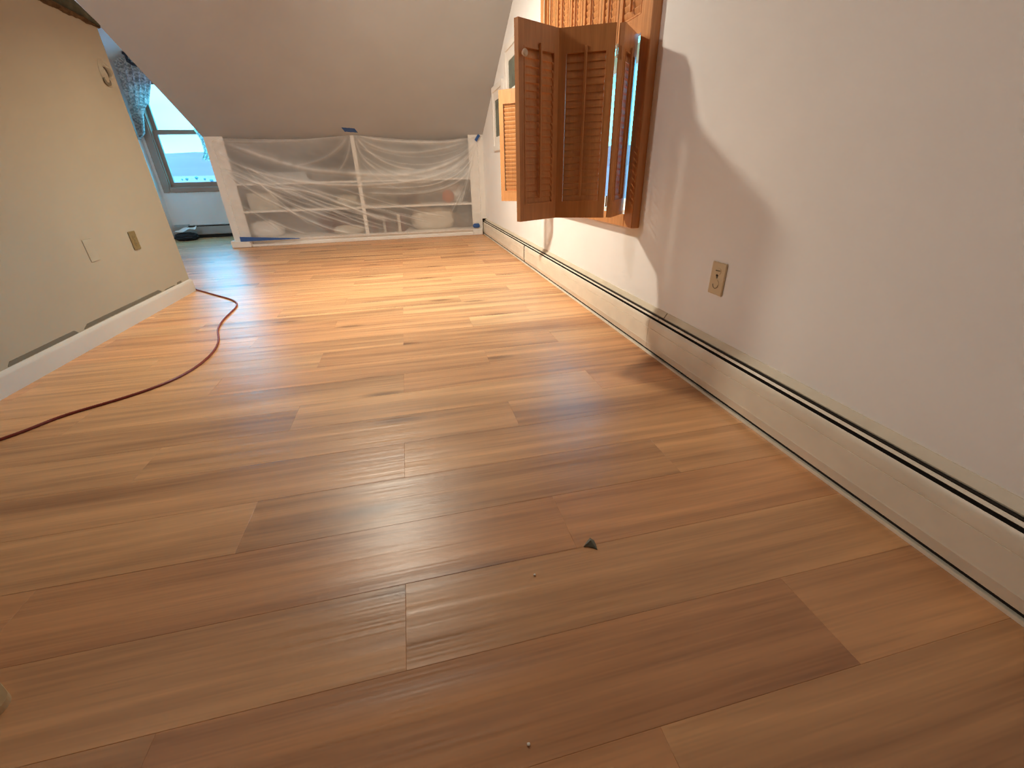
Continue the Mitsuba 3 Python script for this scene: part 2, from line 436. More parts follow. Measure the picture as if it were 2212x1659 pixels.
def shutter_panel(root, A, B, z0, z1, nlouv, side, top=0.085, bottom=0.072, tilt=72, rod=True, knob=None):
    """A louvred panel from A to B (plan), its parts under root; side +1/-1: the face that carries the tilt rod."""
    A, B = np.array(A, float), np.array(B, float)
    w = np.linalg.norm(B - A)
    ux = np.array([*(B - A) / w, 0])
    M = np.eye(4)
    M[:3, 0], M[:3, 1], M[:3, 2], M[:3, 3] = ux, np.cross([0, 0, 1], ux), [0, 0, 1], [A[0], A[1], z0]
    h = z1 - z0
    g = 0.002
    frame = Polygon([(g, 0), (w - g, 0), (w - g, h), (g, h)], [[(STILE, bottom), (w - STILE, bottom), (w - STILE, h - top), (STILE, h - top)]])
    fm = prism_y(frame, -T_P / 2, T_P / 2)
    # thin scribe lines where rails meet stiles, and an inner bead
    bead = [bx(STILE, w - STILE, -T_P / 2 - 0.002, T_P / 2 + 0.002, z, z + 0.006) for z in (bottom - 0.006, h - top)]
    bead += [bx(x, x + 0.005, -T_P / 2 - 0.002, T_P / 2 + 0.002, bottom - 0.006, h - top + 0.006) for x in (STILE - 0.005, w - STILE)]
    pk = obj('panel', mikit.ply(cat(fm, *bead), 'm_oak'), None, root, to_world=M)
    key = (round(w, 4), side)
    if key not in LOUVRE:
        prof = [(0.0172 * math.cos(a), 0.0030 * math.sin(a)) for a in np.arange(10) * 2 * math.pi / 10]
        lm = prism_x(prof, STILE + 0.001, w - STILE - 0.001)
        lm.apply_transform(trimesh.transformations.rotation_matrix(math.radians(-tilt * side), [1, 0, 0]))
        LOUVRE[key] = mikit.ply(lm, 'm_oak', smooth=50)
    step = (h - top - bottom) / nlouv
    for k in range(nlouv):
        L = M @ trimesh.transformations.translation_matrix([0, 0, bottom + step * (k + 0.5)])
        obj('louver', LOUVRE[key], None, pk, to_world=L)
    if rod:
        rm = bevel_box(w / 2 - 0.0055, w / 2 + 0.0055, side * 0.0165 - 0.0055, side * 0.0165 + 0.0055, bottom + 0.02, h - top + 0.022, 0.002)
        obj('tilt_rod', mikit.ply(rm, 'm_oak'), None, pk, to_world=M)
    if knob is not None:
        x, z, sd = knob
        km = trimesh.creation.revolve([(0, -0.002), (0.005, -0.002), (0.005, 0.008), (0.012, 0.012), (0.013, 0.018), (0.009, 0.023), (0, 0.0245)], sections=20)
        km.apply_transform(trimesh.transformations.rotation_matrix(math.pi / 2 * (1 if sd < 0 else -1), [1, 0, 0]))
        km.apply_translation([x, sd * T_P / 2, z])
        obj('knob', mikit.ply(km, 'm_knob', smooth=40), None, pk, to_world=M, label='small pale round knob')
    return pk


LOUVRE = {}


def hinges(root, P, z0, z1):
    for z in (z0 + 0.07, z1 - 0.09):
        c = trimesh.creation.cylinder(radius=0.0035, height=0.045, sections=10)
        c.apply_translation([P[0], P[1], z])
        obj('hinge', c, 'm_brass', root, smooth=40, label='small brass hinge')


SZ0, SZ1 = 0.602, 1.308
H, J1, J2, F = (1.044, 2.086), (0.888, 1.940), (0.682, 2.045), (0.477, 1.930)
near = thing('folding_shutter', 'open oak shutter of three louvred panels in shade at the near window edge', 'window shutter')
shutter_panel(near, (0.9035, 1.9275), H, SZ0, SZ1, 21, -1)
shutter_panel(near, J2, J1, SZ0, SZ1, 21, -1)
shutter_panel(near, F, J2, SZ0, SZ1, 21, -1, knob=(0.021, 0.60, -1))
for P in (J1, J2):
    hinges(near, (P[0], P[1] + (0.013 if P is J2 else -0.013)), SZ0, SZ1)
far = thing('folding_shutter', 'bright lit open oak shutter at the far window edge, partly hidden behind the nearer shutter', 'window shutter')
H2, K1, K2, K3 = (1.062, 3.462), (0.905, 3.300), (0.725, 3.450), (0.905, 3.590)
shutter_panel(far, K2, K1, SZ0, SZ1, 21, 1, rod=False)
shutter_panel(far, K1, H2, SZ0, SZ1, 21, 1)
upper = thing('folding_shutter', 'closed upper tier of oak louvred shutters flat in the window frame above the open ones', 'window shutter')
ys = np.linspace(WY0 + 0.005, WY1 - 0.005, 7)
for k in range(6):
    shutter_panel(upper, (1.072 + (0.012 if k % 2 else 0), ys[k + 1] - 0.002), (1.072 + (0.0 if k % 2 else 0.012), ys[k] + 0.002), 1.322, 2.005, 20, -1, tilt=-72)

# ------------------------------------------------------------------ baseboard heater along the right wall
hk = thing('baseboard_heater', 'long cream metal baseboard heater with two dark slots along the white wall', 'heater')
YH0, YH1 = -1.6, 6.9
XF = 1.053
back = [(XR, 0.0), (XR, 0.212), (XR - 0.004, 0.2125), (XR - 0.018, 0.191), (XR - 0.0175, 0.188), (XR - 0.006, 0.203), (XR - 0.003, 0.203), (XR - 0.003, 0.0)]
for a, b in ((YH0, 1.635), (1.641, 4.06), (4.063, YH1)):
    obj('back_plate', prism_y(back, a, b), 'm_heater_top', hk)
obj('element', cat(bx(XF + 0.010, XR - 0.004, YH0 + 0.01, YH1 - 0.01, 0.012, 0.160), bx(XR - 0.0262, XR - 0.0178, YH0 + 0.01, YH1 - 0.01, 0.15, 0.1865), bx(XF + 0.012, XR - 0.004, YH0 + 0.01, YH1 - 0.01, 0.004, 0.014)), 'm_dark', hk, label='dark heating element with dark filling that puts shade into the slots')  # middle box blackens the rear slot in place of shade
fin = [(XR - 0.0325, 0.1765), (XR - 0.0275, 0.1835), (XR - 0.0255, 0.1830), (XR - 0.0305, 0.1745)]
for a, b in ((YH0, 1.66), (1.664, 4.06), (4.063, YH1)):
    obj('damper', prism_y(fin, a, b), 'm_heater', hk)
cov = [(XF + 0.0105, 0.1665), (XF + 0.0075, 0.1685), (XF + 0.0035, 0.163), (XF + 0.0005, 0.152), (XF, 0.1290), (XF + 0.0022, 0.1282), (XF + 0.0022, 0.1262), (XF, 0.1254), (XF - 0.0010, 0.058), (XF - 0.0030, 0.0525),
       (XF - 0.0020, 0.0495), (XF + 0.0035, 0.0215), (XF + 0.0055, 0.0215), (XF + 0.0025, 0.05), (XF + 0.0035, 0.15), (XF + 0.0055, 0.161), (XF + 0.0085, 0.1655)]
for a, b in ((YH0, 1.728), (1.728, 4.040), (4.070, YH1)):
    obj('front_cover', prism_y(cov, a, b), 'm_heater', hk, smooth=25)
sp = [(x - 0.0011, z) for x, z in cov]
obj('joint_strip', prism_y(sp, 1.713, 1.745), 'm_heater', hk, smooth=25, label='narrow strip over a joint of the covers')
obj('bottom_lip', prism_y([(XF + 0.004, 0.0), (XF - 0.0005, 0.0005), (XF + 0.0005, 0.009), (XF + 0.003, 0.0095), (XR, 0.006), (XR, 0)], YH0, YH1), 'm_heater', hk)
obj('joint_gap', bx(XF + 0.004, XF + 0.01, 4.036, 4.074, 0.022, 0.163), 'm_dark', hk)

# heater in the dormer
hd = thing('baseboard_heater', 'short baseboard heater under the dormer window, its grey holding the shade there', 'heater')
yf = YW - 0.055
obj('body', prism_x([(YW, 0.185), (yf + 0.006, 0.185), (yf, 0.16), (yf, 0.055), (yf + 0.008, 0.045), (YW, 0.045)], XO + 0.22, XE - 0.02), 'm_heater_shaded', hd)
obj('slot', bx(XO + 0.22, XE - 0.03, yf + 0.001 - 0.004, yf + 0.03, 0.163, 0.178), 'm_dark', hd, label='dark outlet slot')
obj('end_cap', prism_x([(YW, 0.195), (yf - 0.002, 0.195), (yf - 0.008, 0.165), (yf - 0.008, 0.0), (YW, 0.0)], XO + 0.03, XO + 0.22), 'm_heater_shaded', hd, label='plain end cap at the corner')
obj('foot_gap', bx(XO + 0.22, XE - 0.03, yf + 0.012, YW, 0.0, 0.046), 'm_dark', hd, label='dark gap above the floor')

# ------------------------------------------------------------------ dormer window
w1 = struct('window_1', None, None)
labels[w1]['label'] = 'brown wood window of the dormer with two sashes'
cw = 0.09
x0, x1, z0, z1 = DW['x0'], DW['x1'], DW['z0'], DW['z1']
for nm, (a, b, c, d) in (('casing_side', (x0 - cw, x0, z0 - 0.065, z1 + cw)), ('casing_side', (x1, x1 + cw, z0 - 0.065, z1 + cw)), ('casing_bottom', (x0, x1, z0 - 0.065, z0)), ('casing_top', (x0, x1, z1, z1 + cw))):
    obj(nm, bevel_box(a, b, YW - 0.022, YW + 0.001, c, d, 0.004), 'm_window_wood', w1)
for a, b, c, d in ((x0 - 0.002, x0 + 0.012, z0, z1), (x1 - 0.012, x1 + 0.002, z0, z1), (x0, x1, z0 - 0.002, z0 + 0.012), (x0, x1, z1 - 0.012, z1)):
    obj('jamb', bx(a, b, YW - 0.002, YW + 0.14, c, d), 'm_window_wood', w1)
ZM = 1.40
for c, d, yy in ((z0 + 0.012, ZM + 0.02, YW + 0.045), (ZM - 0.02, z1 - 0.012, YW + 0.085)):
    a, b = x0 + 0.012, x1 - 0.012
    fr = Polygon([(a, c), (b, c), (b, d), (a, d)], [[(a + 0.045, c + 0.055), (b - 0.045, c + 0.055), (b - 0.045, d - 0.04), (a + 0.045, d - 0.04)]])
    sk = obj('sash', prism_y(fr, yy, yy + 0.035), 'm_window_wood', w1)
    pv = np.array([[a + 0.03, yy + 0.018, c + 0.03], [b - 0.03, yy + 0.018, c + 0.03], [b - 0.03, yy + 0.018, d - 0.03], [a + 0.03, yy + 0.018, d - 0.03]])
    obj('pane', trimesh.Trimesh(pv, [[0, 1, 2], [0, 2, 3]], process=False), 'm_glass', sk)

# ------------------------------------------------------------------ bookcase under the slope
bc = thing('bookcase', 'long white built-in bookcase covered with plastic under the sloped ceiling', 'bookcase')
ZS = zslope


def post(a, b, y0, y1, zb):
    return prism_x([(y0, zb), (y0, ZS(y0) - 0.001), (y1, ZS(y1) - 0.001), (y1, zb)], a, b)


obj('post', post(-2.205, -2.005, YB, YB + 0.025, 0.0), 'm_trim', bc)
obj('post', post(0.90, XR - 0.001, YB, YB + 0.025, 0.215), 'm_trim', bc)
obj('post', bx(0.90, 1.040, YB, YB + 0.025, 0.0, 0.2155), 'm_trim', bc)
obj('divider', post(-0.575, -0.528, YB - 0.004, YB + 0.03, 0.085), 'm_trim', bc)
obj('divider_panel', post(-0.562, -0.541, YB + 0.03, YK, 0.085), 'm_trim', bc)
obj('side_panel', post(-2.205, -2.18, YB + 0.025, YK, 0.0), 'm_trim', bc)
obj('side_panel', prism_x([(YB + 0.025, 0.0), (YB + 0.025, ZS(YB + 0.025) - 0.001), (YK, ZS(YK) - 0.001), (YK, 0.0)], 1.015, 1.035), 'm_trim', bc)
for z in (0.428, 0.745):
    obj('shelf', bx(-2.18, 1.015, YB + 0.004, YK, z - 0.022, z), 'm_trim', bc)
obj('bottom_shelf', bx(-2.18, 1.015, YB - 0.006, YK, 0.066, 0.088), 'm_trim', bc)
obj('toe_board', bx(-2.0, 0.90, YB + 0.022, YB + 0.032, 0.0, 0.067), 'm_trim', bc)
obj('base_strip', bevel_box(-2.02, 0.90, YB - 0.006, YB + 0.022, 0.0, 0.036, 0.004), 'm_trim', bc)
obj('base_block', bevel_box(-2.235, -2.01, YB - 0.07, YB + 0.02, 0.0, 0.088, 0.010), 'm_trim', bc)
obj('base_block', bevel_box(0.893, 1.030, YB - 0.035, YB + 0.02, 0.0, 0.085, 0.008), 'm_trim', bc)

# things on the shelves behind the film
S0, S1, S2 = 0.088, 0.428, 0.745
solo('storage_bag', blob((-0.93, 6.74, S2), (0.62, 0.26, 0.225), 3, 0.2), 'm_gray', 'dark grey bag on the top shelf left of the divider, blurred by the plastic', 'bag', smooth=True)
solo('pillow', blob((-1.86, 6.62, S0), (0.42, 0.36, 0.22), 5, 0.18), 'm_white', 'white pillow on the lowest shelf at its left end', 'pillow', smooth=True)
solo('blanket', blob((-0.98, 6.82, S0), (0.50, 0.34, 0.29), 8, 0.3), 'm_maroon', 'dark maroon blanket on the lowest shelf left of the divider', 'blanket', smooth=True)
solo('cloth_bundle', blob((-0.80, 6.49, S0), (0.40, 0.15, 0.12), 9, 0.2), 'm_offwhite', 'cream cloth bundle lying in front of the maroon blanket', 'cloth', smooth=True)
solo('plastic_bag', blob((0.36, 6.66, S0), (0.62, 0.38, 0.31), 11, 0.2, power=3.5), 'm_offwhite', 'full pale bag on the lowest shelf right of the dark books', 'bag', smooth=True)
solo('plastic_bag', blob((0.80, 6.72, S0), (0.30, 0.36, 0.27), 12, 0.2, power=3.5), 'm_gray', 'grey bag on the lowest shelf next to the right post', 'bag', smooth=True)
xb = -0.49
bi = 0
for k in range(11):
    t, hh = float(RNG.uniform(0.028, 0.055)), float(RNG.uniform(0.21, 0.30))
    if xb + t > 0.05:
        break
    bm = bevel_box(xb, xb + t - 0.003, YB + 0.06 + float(RNG.uniform(0, 0.05)), YB + 0.30, S0, S0 + hh, 0.003)
    solo('book', bm, ('m_maroon', 'm_brown', 'm_gray', 'm_brown', 'm_offwhite')[k % 5], ('dark maroon book', 'dark brown book', 'grey book', 'dark brown book', 'cream book')[k % 5] + ' standing in the row on the lowest shelf right of the divider', 'book', 'books on the lowest shelf right of the divider')
    xb += t
solo('ball', (lambda m: (m.apply_translation([0.60, 6.56, S1 + 0.085]), m)[1])(trimesh.creation.icosphere(4, 0.085)), 'm_orange', 'orange ball on the middle shelf toward the right post', 'ball', smooth=True)
solo('cloth_bundle', blob((0.70, 6.74, S1), (0.36, 0.22, 0.25), 15, 0.45, 3), 'm_white', 'crumpled white cloth on the middle shelf behind the orange ball', 'cloth', smooth=True)
solo('shoe', blob((0.92, 6.55, S1), (0.12, 0.24, 0.13), 16, 0.3), 'm_brown', 'dark brown shoe on the middle shelf against the right post', 'shoe', smooth=True)
solo('storage_box', bevel_box(-0.10, 0.18, 6.52, 6.8, S1, S1 + 0.12, 0.006), 'm_brown', 'low brown box in the middle of the right hand middle shelf', 'box')
solo('storage_box', bevel_box(-1.97, -1.62, 6.5, 6.85, S1, S1 + 0.20, 0.006), 'm_offwhite', 'cream box on the middle shelf at its left end', 'box')
solo('cloth_bundle', blob((-1.20, 6.7, S1), (0.36, 0.3, 0.16), 18, 0.3), 'm_gray', 'grey folded cloth on the middle shelf between the cream box and the divider', 'cloth', smooth=True)
solo('cloth_bundle', blob((-0.76, 6.6, S1), (0.30, 0.3, 0.16), 21, 0.3), 'm_offwhite', 'cream folded cloth on the middle shelf against the divider', 'cloth', smooth=True)

# ------------------------------------------------------------------ plastic film draped over the bookcase
NX, NZ = 420, 170
xs = np.linspace(-2.12, 1.02, NX)
tz = np.linspace(0, 1, NZ)
top = np.interp(xs, [-2.12, -2.0, -1.6, -1.1, -0.75, -0.6, -0.5, -0.35, 0.1, 0.55, 0.9, 1.02], [1.20, 1.228, 1.212, 1.212, 1.235, 1.248, 1.248, 1.235, 1.195, 1.182, 1.212, 1.23])
bot = np.interp(xs, [-2.12, -1.6, -1.2, -0.5, 0.5, 1.02], [0.06, 0.075, 0.088, 0.075, 0.070, 0.085])
X = np.repeat(xs[None], NZ, 0)
Z = bot[None] + (top - bot)[None] * tz[:, None]
CURVES = [  # (points (x, z), ridge height, width, haze)
    ([(-2.05, 1.20), (-1.6, 1.03), (-1.2, 0.905), (-0.6, 0.83), (0.0, 0.80), (0.45, 0.87), (0.85, 1.04), (1.02, 1.22)], 0.020, 0.030, 0.34),
    ([(-2.08, 1.06), (-1.75, 0.88), (-1.3, 0.76), (-0.8, 0.70), (-0.2, 0.70), (0.3, 0.75), (0.75, 0.90), (1.0, 1.15)], 0.018, 0.022, 0.30),
    ([(-0.5, 1.26), (-0.3, 1.21), (0.1, 1.175), (0.5, 1.165), (0.9, 1.20)], 0.012, 0.014, 0.30),
    ([(-0.5, 1.25), (-0.3, 1.13), (0.0, 1.06), (0.4, 1.07), (0.9, 1.17)], 0.014, 0.020, 0.16),
    ([(-0.5, 1.24), (-0.38, 1.08), (-0.15, 0.93), (0.2, 0.86)], 0.014, 0.016, 0.22),
    ([(-0.52, 1.22), (-0.46, 1.02), (-0.3, 0.86)], 0.010, 0.012, 0.12),
    ([(-0.6, 1.24), (-0.75, 1.10), (-1.0, 0.98), (-1.3, 0.93)], 0.014, 0.02, 0.12),
    ([(-0.58, 1.22), (-0.66, 1.0), (-0.78, 0.86)], 0.010, 0.014, 0.12),
    ([(-0.6, 1.26), (-1.1, 1.205), (-1.7, 1.19), (-2.05, 1.20)], 0.010, 0.015, 0.12),
    ([(-2.10, 0.92), (-1.8, 0.76), (-1.5, 0.68), (-1.15, 0.62), (-0.8, 0.47), (-0.5, 0.33), (-0.2, 0.22)], 0.014, 0.016, 0.30),
    ([(-2.09, 0.90), (-1.7, 0.70), (-1.45, 0.52), (-1.1, 0.36), (-0.75, 0.22), (-0.45, 0.14)], 0.014, 0.014, 0.32),
    ([(-2.07, 0.88), (-1.75, 0.60), (-1.5, 0.44), (-1.2, 0.26), (-0.9, 0.14), (-0.6, 0.10)], 0.014, 0.016, 0.30),
    ([(-1.9, 0.78), (-1.4, 0.62), (-0.95, 0.40), (-0.6, 0.23), (-0.25, 0.13)], 0.012, 0.010, 0.26),
    ([(-1.5, 0.72), (-1.0, 0.55), (-0.6, 0.38), (-0.1, 0.22), (0.15, 0.12)], 0.012, 0.010, 0.24),
    ([(-1.2, 0.70), (-0.7, 0.50), (-0.2, 0.34), (0.3, 0.20)], 0.012, 0.012, 0.22),
    ([(-0.9, 0.68), (-0.4, 0.52), (0.1, 0.36), (0.55, 0.26)], 0.010, 0.010, 0.16),
    ([(-0.5, 0.60), (0.1, 0.57), (0.5, 0.62), (0.8, 0.75), (0.95, 0.95)], 0.012, 0.016, 0.22),
    ([(-0.4, 0.66), (0.1, 0.645), (0.5, 0.70), (0.8, 0.84), (1.0, 1.08)], 0.012, 0.010, 0.26),
    ([(0.75, 0.42), (0.82, 0.6), (0.9, 0.85), (1.0, 1.15)], 0.012, 0.012, 0.16),
    ([(0.6, 0.3), (0.72, 0.5), (0.86, 0.75)], 0.010, 0.012, 0.10),
    ([(-1.75, 0.33), (-1.55, 0.22), (-1.3, 0.12)], 0.010, 0.012, 0.20),
    ([(-2.0, 0.50), (-1.8, 0.34), (-1.6, 0.16)], 0.010, 0.014, 0.14),
]
RF = np.random.default_rng(21)
for k in range(16):                                        # finer creases fanning out from the left post
    t = k / 15.0
    xa, za = -2.07 + 0.25 * RF.random(), 0.97 - 0.30 * t * RF.random()
    xe_, ze_ = -1.5 + 1.9 * RF.random(), 0.12 + 0.16 * RF.random()
    CURVES.append(([(xa, za), (xa + (xe_ - xa) * 0.45, za + (ze_ - za) * (0.50 + 0.12 * RF.random())), (xe_, ze_)], 0.006, 0.006, 0.10 + 0.14 * RF.random()))
for k in range(9):                                         # and swags between the divider and the right post
    d_ = 0.08 + 0.42 * RF.random()
    CURVES.append(([(-0.50, 1.24 - 0.5 * d_), (0.0, 1.14 - 1.05 * d_), (0.5, 1.12 - 0.95 * d_), (0.97, 1.20 - 0.3 * d_)], 0.006, 0.007, 0.06 + 0.12 * RF.random()))
warp = meshkit.fbm(np.stack([X * 3, Z * 3, X * 0], -1), 4, 4) - 0.5
disp = 0.020 * warp
haze = np.full(X.shape, 0.245) + 0.16 * (meshkit.fbm(np.stack([X * 2.2, Z * 6 + X * 1.5, X * 0], -1), 4, 9) - 0.5)
haze += 0.10 * np.exp(-((Z - (0.86 + 0.09 * X)) / 0.13) ** 2)
from scipy.spatial import cKDTree
for pts, amp, wd, hz in CURVES:
    c = spline(pts, 260)
    c = c + 0.006 * (meshkit.fbm(np.stack([c[:, 0] * 14, c[:, 1] * 14, c[:, 0] * 0], -1), 3, len(pts)) - 0.5)[:, None]
    d, i = cKDTree(c).query(np.stack([X.ravel(), Z.ravel()], -1))
    d, s = d.reshape(X.shape), (i / 259.0).reshape(X.shape)
    fade = np.clip(s / 0.08, 0.25, 1) * np.clip((1 - s) / 0.12, 0, 1)
    mod = 0.45 + 1.1 * meshkit.fbm(np.stack([X * 7, Z * 7, X * 0 + amp * 900], -1), 3, 6)
    disp += amp * np.exp(-(d / wd) ** 2) * fade - 0.4 * amp * np.exp(-(d / (2.6 * wd)) ** 2) * fade
    haze += hz * mod * fade * (np.exp(-(d / (0.55 * wd)) ** 2) * 0.75 + 0.45 * np.exp(-(d / (1.7 * wd)) ** 2))
edge = np.minimum(np.minimum(tz[:, None] / 0.03, (1 - tz)[:, None] / 0.03), 1) + 0 * X
disp = disp * np.clip(edge, 0.15, 1)
disp = np.clip(disp, -0.004, 0.06)
Y = YB - 0.014 - disp - 0.020 * np.exp(-((X + 0.55) / 0.05) ** 2) * 0 - 0.004
film = grid_mesh(np.stack([X, Y, Z], -1))
solo('plastic_sheet', film, 'm_film', 'thin clear plastic sheeting draped in folds over the white bookcase', 'plastic sheet', smooth=True, uv=np.stack([haze.ravel(), 0 * haze.ravel()], -1))

# blue tape
def strip(p0, p1, w, n=10, off=0.0, seed=0, thick=0.0012):
    """A strip of tape on the bookcase's front, from p0 to p1 (x, z), slightly wrinkled."""
    p0, p1 = np.array(p0), np.array(p1)
    d = (p1 - p0) / np.linalg.norm(p1 - p0)
    nn = np.array([-d[1], d[0]])
    P = []
    for s_, sg in ((-1, 0), (1, 0), (1, 1), (-1, 1), (-1, 0)):
        row = []
        for k in range(n):
            c = p0 + (p1 - p0) * k / (n - 1)
            ww = w / 2 * (w_mod[k] if (w_mod := np.ones(n)) is not None else 1)
            q = c + nn * ww * s_
            wr = 0.002 * (meshkit.noise(np.array([q[0] * 40, q[1] * 40, seed]), seed))
            row.append([q[0], YB - off - 0.001 - wr - thick * (1 - sg), q[1]])
        P.append(row)
    return grid_mesh(np.array(P))


def pinch(m, p0, p1, k0, k1):
    d = np.array(p1) - np.array(p0)
    L = np.linalg.norm(d)
    d = d / L
    n = np.array([-d[1], d[0]])
    q = m.vertices[:, [0, 2]] - p0
    s, t = q @ d, q @ n
    t = t * (k0 + (k1 - k0) * s / L)
    v = np.array(p0) + s[:, None] * d + t[:, None] * n
    m.vertices = np.stack([v[:, 0], m.vertices[:, 1], v[:, 1]], 1)
    return m


tp = []
for k_, (yy, off) in enumerate(((6.185, 0.0015), (6.262, 0.0022), (6.262, 0.0008), (6.185, 0.0004), (6.185, 0.0015))):
    tp.append([[-0.628 + 0.148 * t + 0.012 * (yy - 6.22) / 0.04, yy + 0.02 * t, zslope(yy + 0.02 * t) - off - 0.0015 * meshkit.noise(np.array([t * 9, yy * 30, 1.0]))] for t in np.linspace(0, 1, 12)])
solo('masking_tape', grid_mesh(np.array(tp)), 'm_tape', 'piece of blue tape holding the plastic to the ceiling above the bookcase divider', 'tape')
solo('masking_tape', strip((1.045, 1.243), (0.995, 1.175), 0.034, 8, 0.030, 2), 'm_tape', 'short slanted piece of blue tape at the top of the right bookcase post', 'tape')
solo('masking_tape', blob((0.945, YB - 0.025, 0.10), (0.095, 0.04, 0.062), 31, 0.5, 3, 3), 'm_tape', 'crumpled wad of blue tape low on the right bookcase post', 'tape', smooth=30)
solo('masking_tape', pinch(strip((-2.11, 0.108), (-1.40, 0.082), 0.058, 24, 0.075, 4), (-2.11, 0.108), (-1.40, 0.082), 1.0, 0.12), 'm_tape', 'long strip of blue tape along the bottom left of the plastic', 'tape')

# ------------------------------------------------------------------ outlets and plates
def outlet(name, x, y, z, side, w, h, mat, label, kind):
    """A cover plate on a wall facing -side along x."""
    k = thing(name, label, 'outlet' if kind != 'blank' else 'wall plate')
    s = side
    th = 0.004 if kind == 'blank' else 0.007
    obj('cover_plate', (lambda m: m)(bevel_box(min(x, x + s * th), max(x, x + s * th), y - w / 2, y + w / 2, z - h / 2, z + h / 2, min(0.003, th * 0.7))), mat, k)
    xf = x + s * th

    def disc(yy, zz, r, t, sx=1.0, sz=1.0):
        c = trimesh.creation.cylinder(radius=r, height=t, sections=24)
        c.apply_transform(np.diag([sz, sx, 1, 1]))
        c.apply_transform(trimesh.transformations.rotation_matrix(math.pi / 2, [0, 1, 0]))
        c.apply_translation([xf, yy, zz])
        return c
    if kind == 'device':
        obj('face', disc(y, z + 0.027, 0.0165, 0.003, 1, 0.8), mat, k)
        obj('face', disc(y, z - 0.020, 0.0165, 0.003, 1, 1.0), mat, k)
        arc = [[xf + s * 0.002, y + 0.014 * math.cos(a), z - 0.020 + 0.015 * math.sin(a)] for a in np.linspace(math.pi * 1.02, math.pi * 1.98, 14)]
        obj('groove', tube(arc, 0.0010, 6), 'm_bare', k)
        obj('groove', tube([[xf + s * 0.002, y - 0.011, z + 0.030], [xf + s * 0.002, y + 0.011, z + 0.029]], 0.0016, 6), 'm_bare', k)
        obj('hole', disc(y + 0.001, z + 0.012, 0.0046, 0.0050), 'm_hole', k)
        obj('screw', disc(y, z + 0.004, 0.003, 0.003), 'm_bare', k)
    elif kind == 'duplex':
        for dz in (0.020, -0.020):
            rc = obj('receptacle', disc(y, z + dz, 0.0165, 0.003), mat, k)
            for dy in (-0.006, 0.006):
                obj('slot', bx(xf + s * 0.0014, xf + s * 0.0019, y + dy - 0.001, y + dy + 0.001, z + dz - 0.004, z + dz + 0.005), 'm_hole', rc)
        obj('screw', disc(y, z, 0.003, 0.003), 'm_bare', k)
    else:
        for dz in (0.03, -0.03):
            obj('screw', disc(y, z + dz, 0.003, 0.002), mat, k)
    return k


outlet('electrical_outlet', XR, 1.357, 0.429, -1, 0.078, 0.118, 'm_plate', 'beige outlet with a dark hole on the white wall above the heater', 'device')
outlet('electrical_outlet', XL, 3.347, 0.456, 1, 0.074, 0.113, 'm_plate_gold', 'dark tan outlet on the tan half wall', 'duplex')
outlet('wall_plate', XL, 2.915, 0.459, 1, 0.076, 0.118, 'm_tan', 'blank cover plate painted over in the tan of the half wall', 'blank')

# ------------------------------------------------------------------ pictures on the right wall beyond the window
def picture(y0, y1, z0, z1, label):
    k = thing('picture_frame', label, 'picture', None)
    b, mt = 0.05, 0.085
    def ring_(a, c):
        return Polygon([(y0 + a, z0 + a), (y1 - a, z0 + a), (y1 - a, z1 - a), (y0 + a, z1 - a)], [[(y0 + c, z0 + c), (y1 - c, z0 + c), (y1 - c, z1 - c), (y0 + c, z1 - c)]])
    obj('frame', prism_x(ring_(0, b), XR - 0.022, XR), 'm_white', k)
    obj('mat', prism_x(ring_(b, b + mt), XR - 0.012, XR - 0.001), 'm_trim', k)
    obj('print', bx(XR - 0.008, XR - 0.001, y0 + b + mt, y1 - b - mt, z0 + b + mt, z1 - b - mt), 'm_picture', k, label='dark green picture')


picture(4.18, 4.84, 1.36, 1.85, 'white framed dark green picture nearer to the shutters on the white wall')
picture(4.98, 5.53, 1.02, 1.63, 'white framed picture at the far end of the white wall, lower than the other')

# ------------------------------------------------------------------ extension cord
cord = [(-1.45, -1.0), (-1.30, -0.3), (-1.45, 0.5), (-1.66, 1.15), (-1.60, 1.45), (-1.48, 1.60), (-1.432, 1.655), (-1.385, 1.725), (-1.307, 1.79), (-1.19, 1.88), (-1.101, 1.999), (-1.057, 2.184), (-1.072, 2.398), (-1.103, 2.515), (-1.168, 2.694), (-1.20, 2.835), (-1.220, 3.039), (-1.228, 3.172), (-1.25, 3.285),
        (-1.32, 3.42), (-1.45, 3.57), (-1.60, 3.735), (-1.735, 3.885), (-1.86, 4.02), (-2.1, 4.15)]
pts = spline([(x, y, 0.0) for x, y in cord], 420)
pts[:, 2] = 0.0052 + 0.0015 * meshkit.noise(pts * 3 + 5)
solo('extension_cord', tube(pts, 0.0050, 10), 'm_cord', 'dark red extension cord snaking across the wood floor from behind the half wall', 'cord', smooth=True)

# flake, crumbs
fk = np.array([[0.313, 0.664, 0.003], [0.324, 0.673, 0.0055], [0.335, 0.680, 0.008], [0.341, 0.672, 0.007], [0.342, 0.662, 0.005], [0.3405, 0.648, 0.0005], [0.333, 0.655, 0.0035], [0.322, 0.662, 0.003], [0.331, 0.668, 0.013]])
ft = [[i, (i + 1) % 8, 8] for i in range(8)]
fb = np.vstack([fk, fk[:8] * [1, 1, 0] + [0, 0, 0.0002], [[0.331, 0.667, 0.0002]]])
fc = [[a, b, c] for a, c, b in ft] + [[9 + i, 9 + (i + 1) % 8, 17] for i in range(8)]
for i in range(8):
    fc += [[i, (i + 1) % 8, 9 + (i + 1) % 8], [i, 9 + (i + 1) % 8, 9 + i]]
fm_ = trimesh.Trimesh(fb, fc)
fm_.fix_normals()
solo('debris_flake', fm_, 'm_chip', 'small dark grey green flake lying on the wood floor', 'debris')
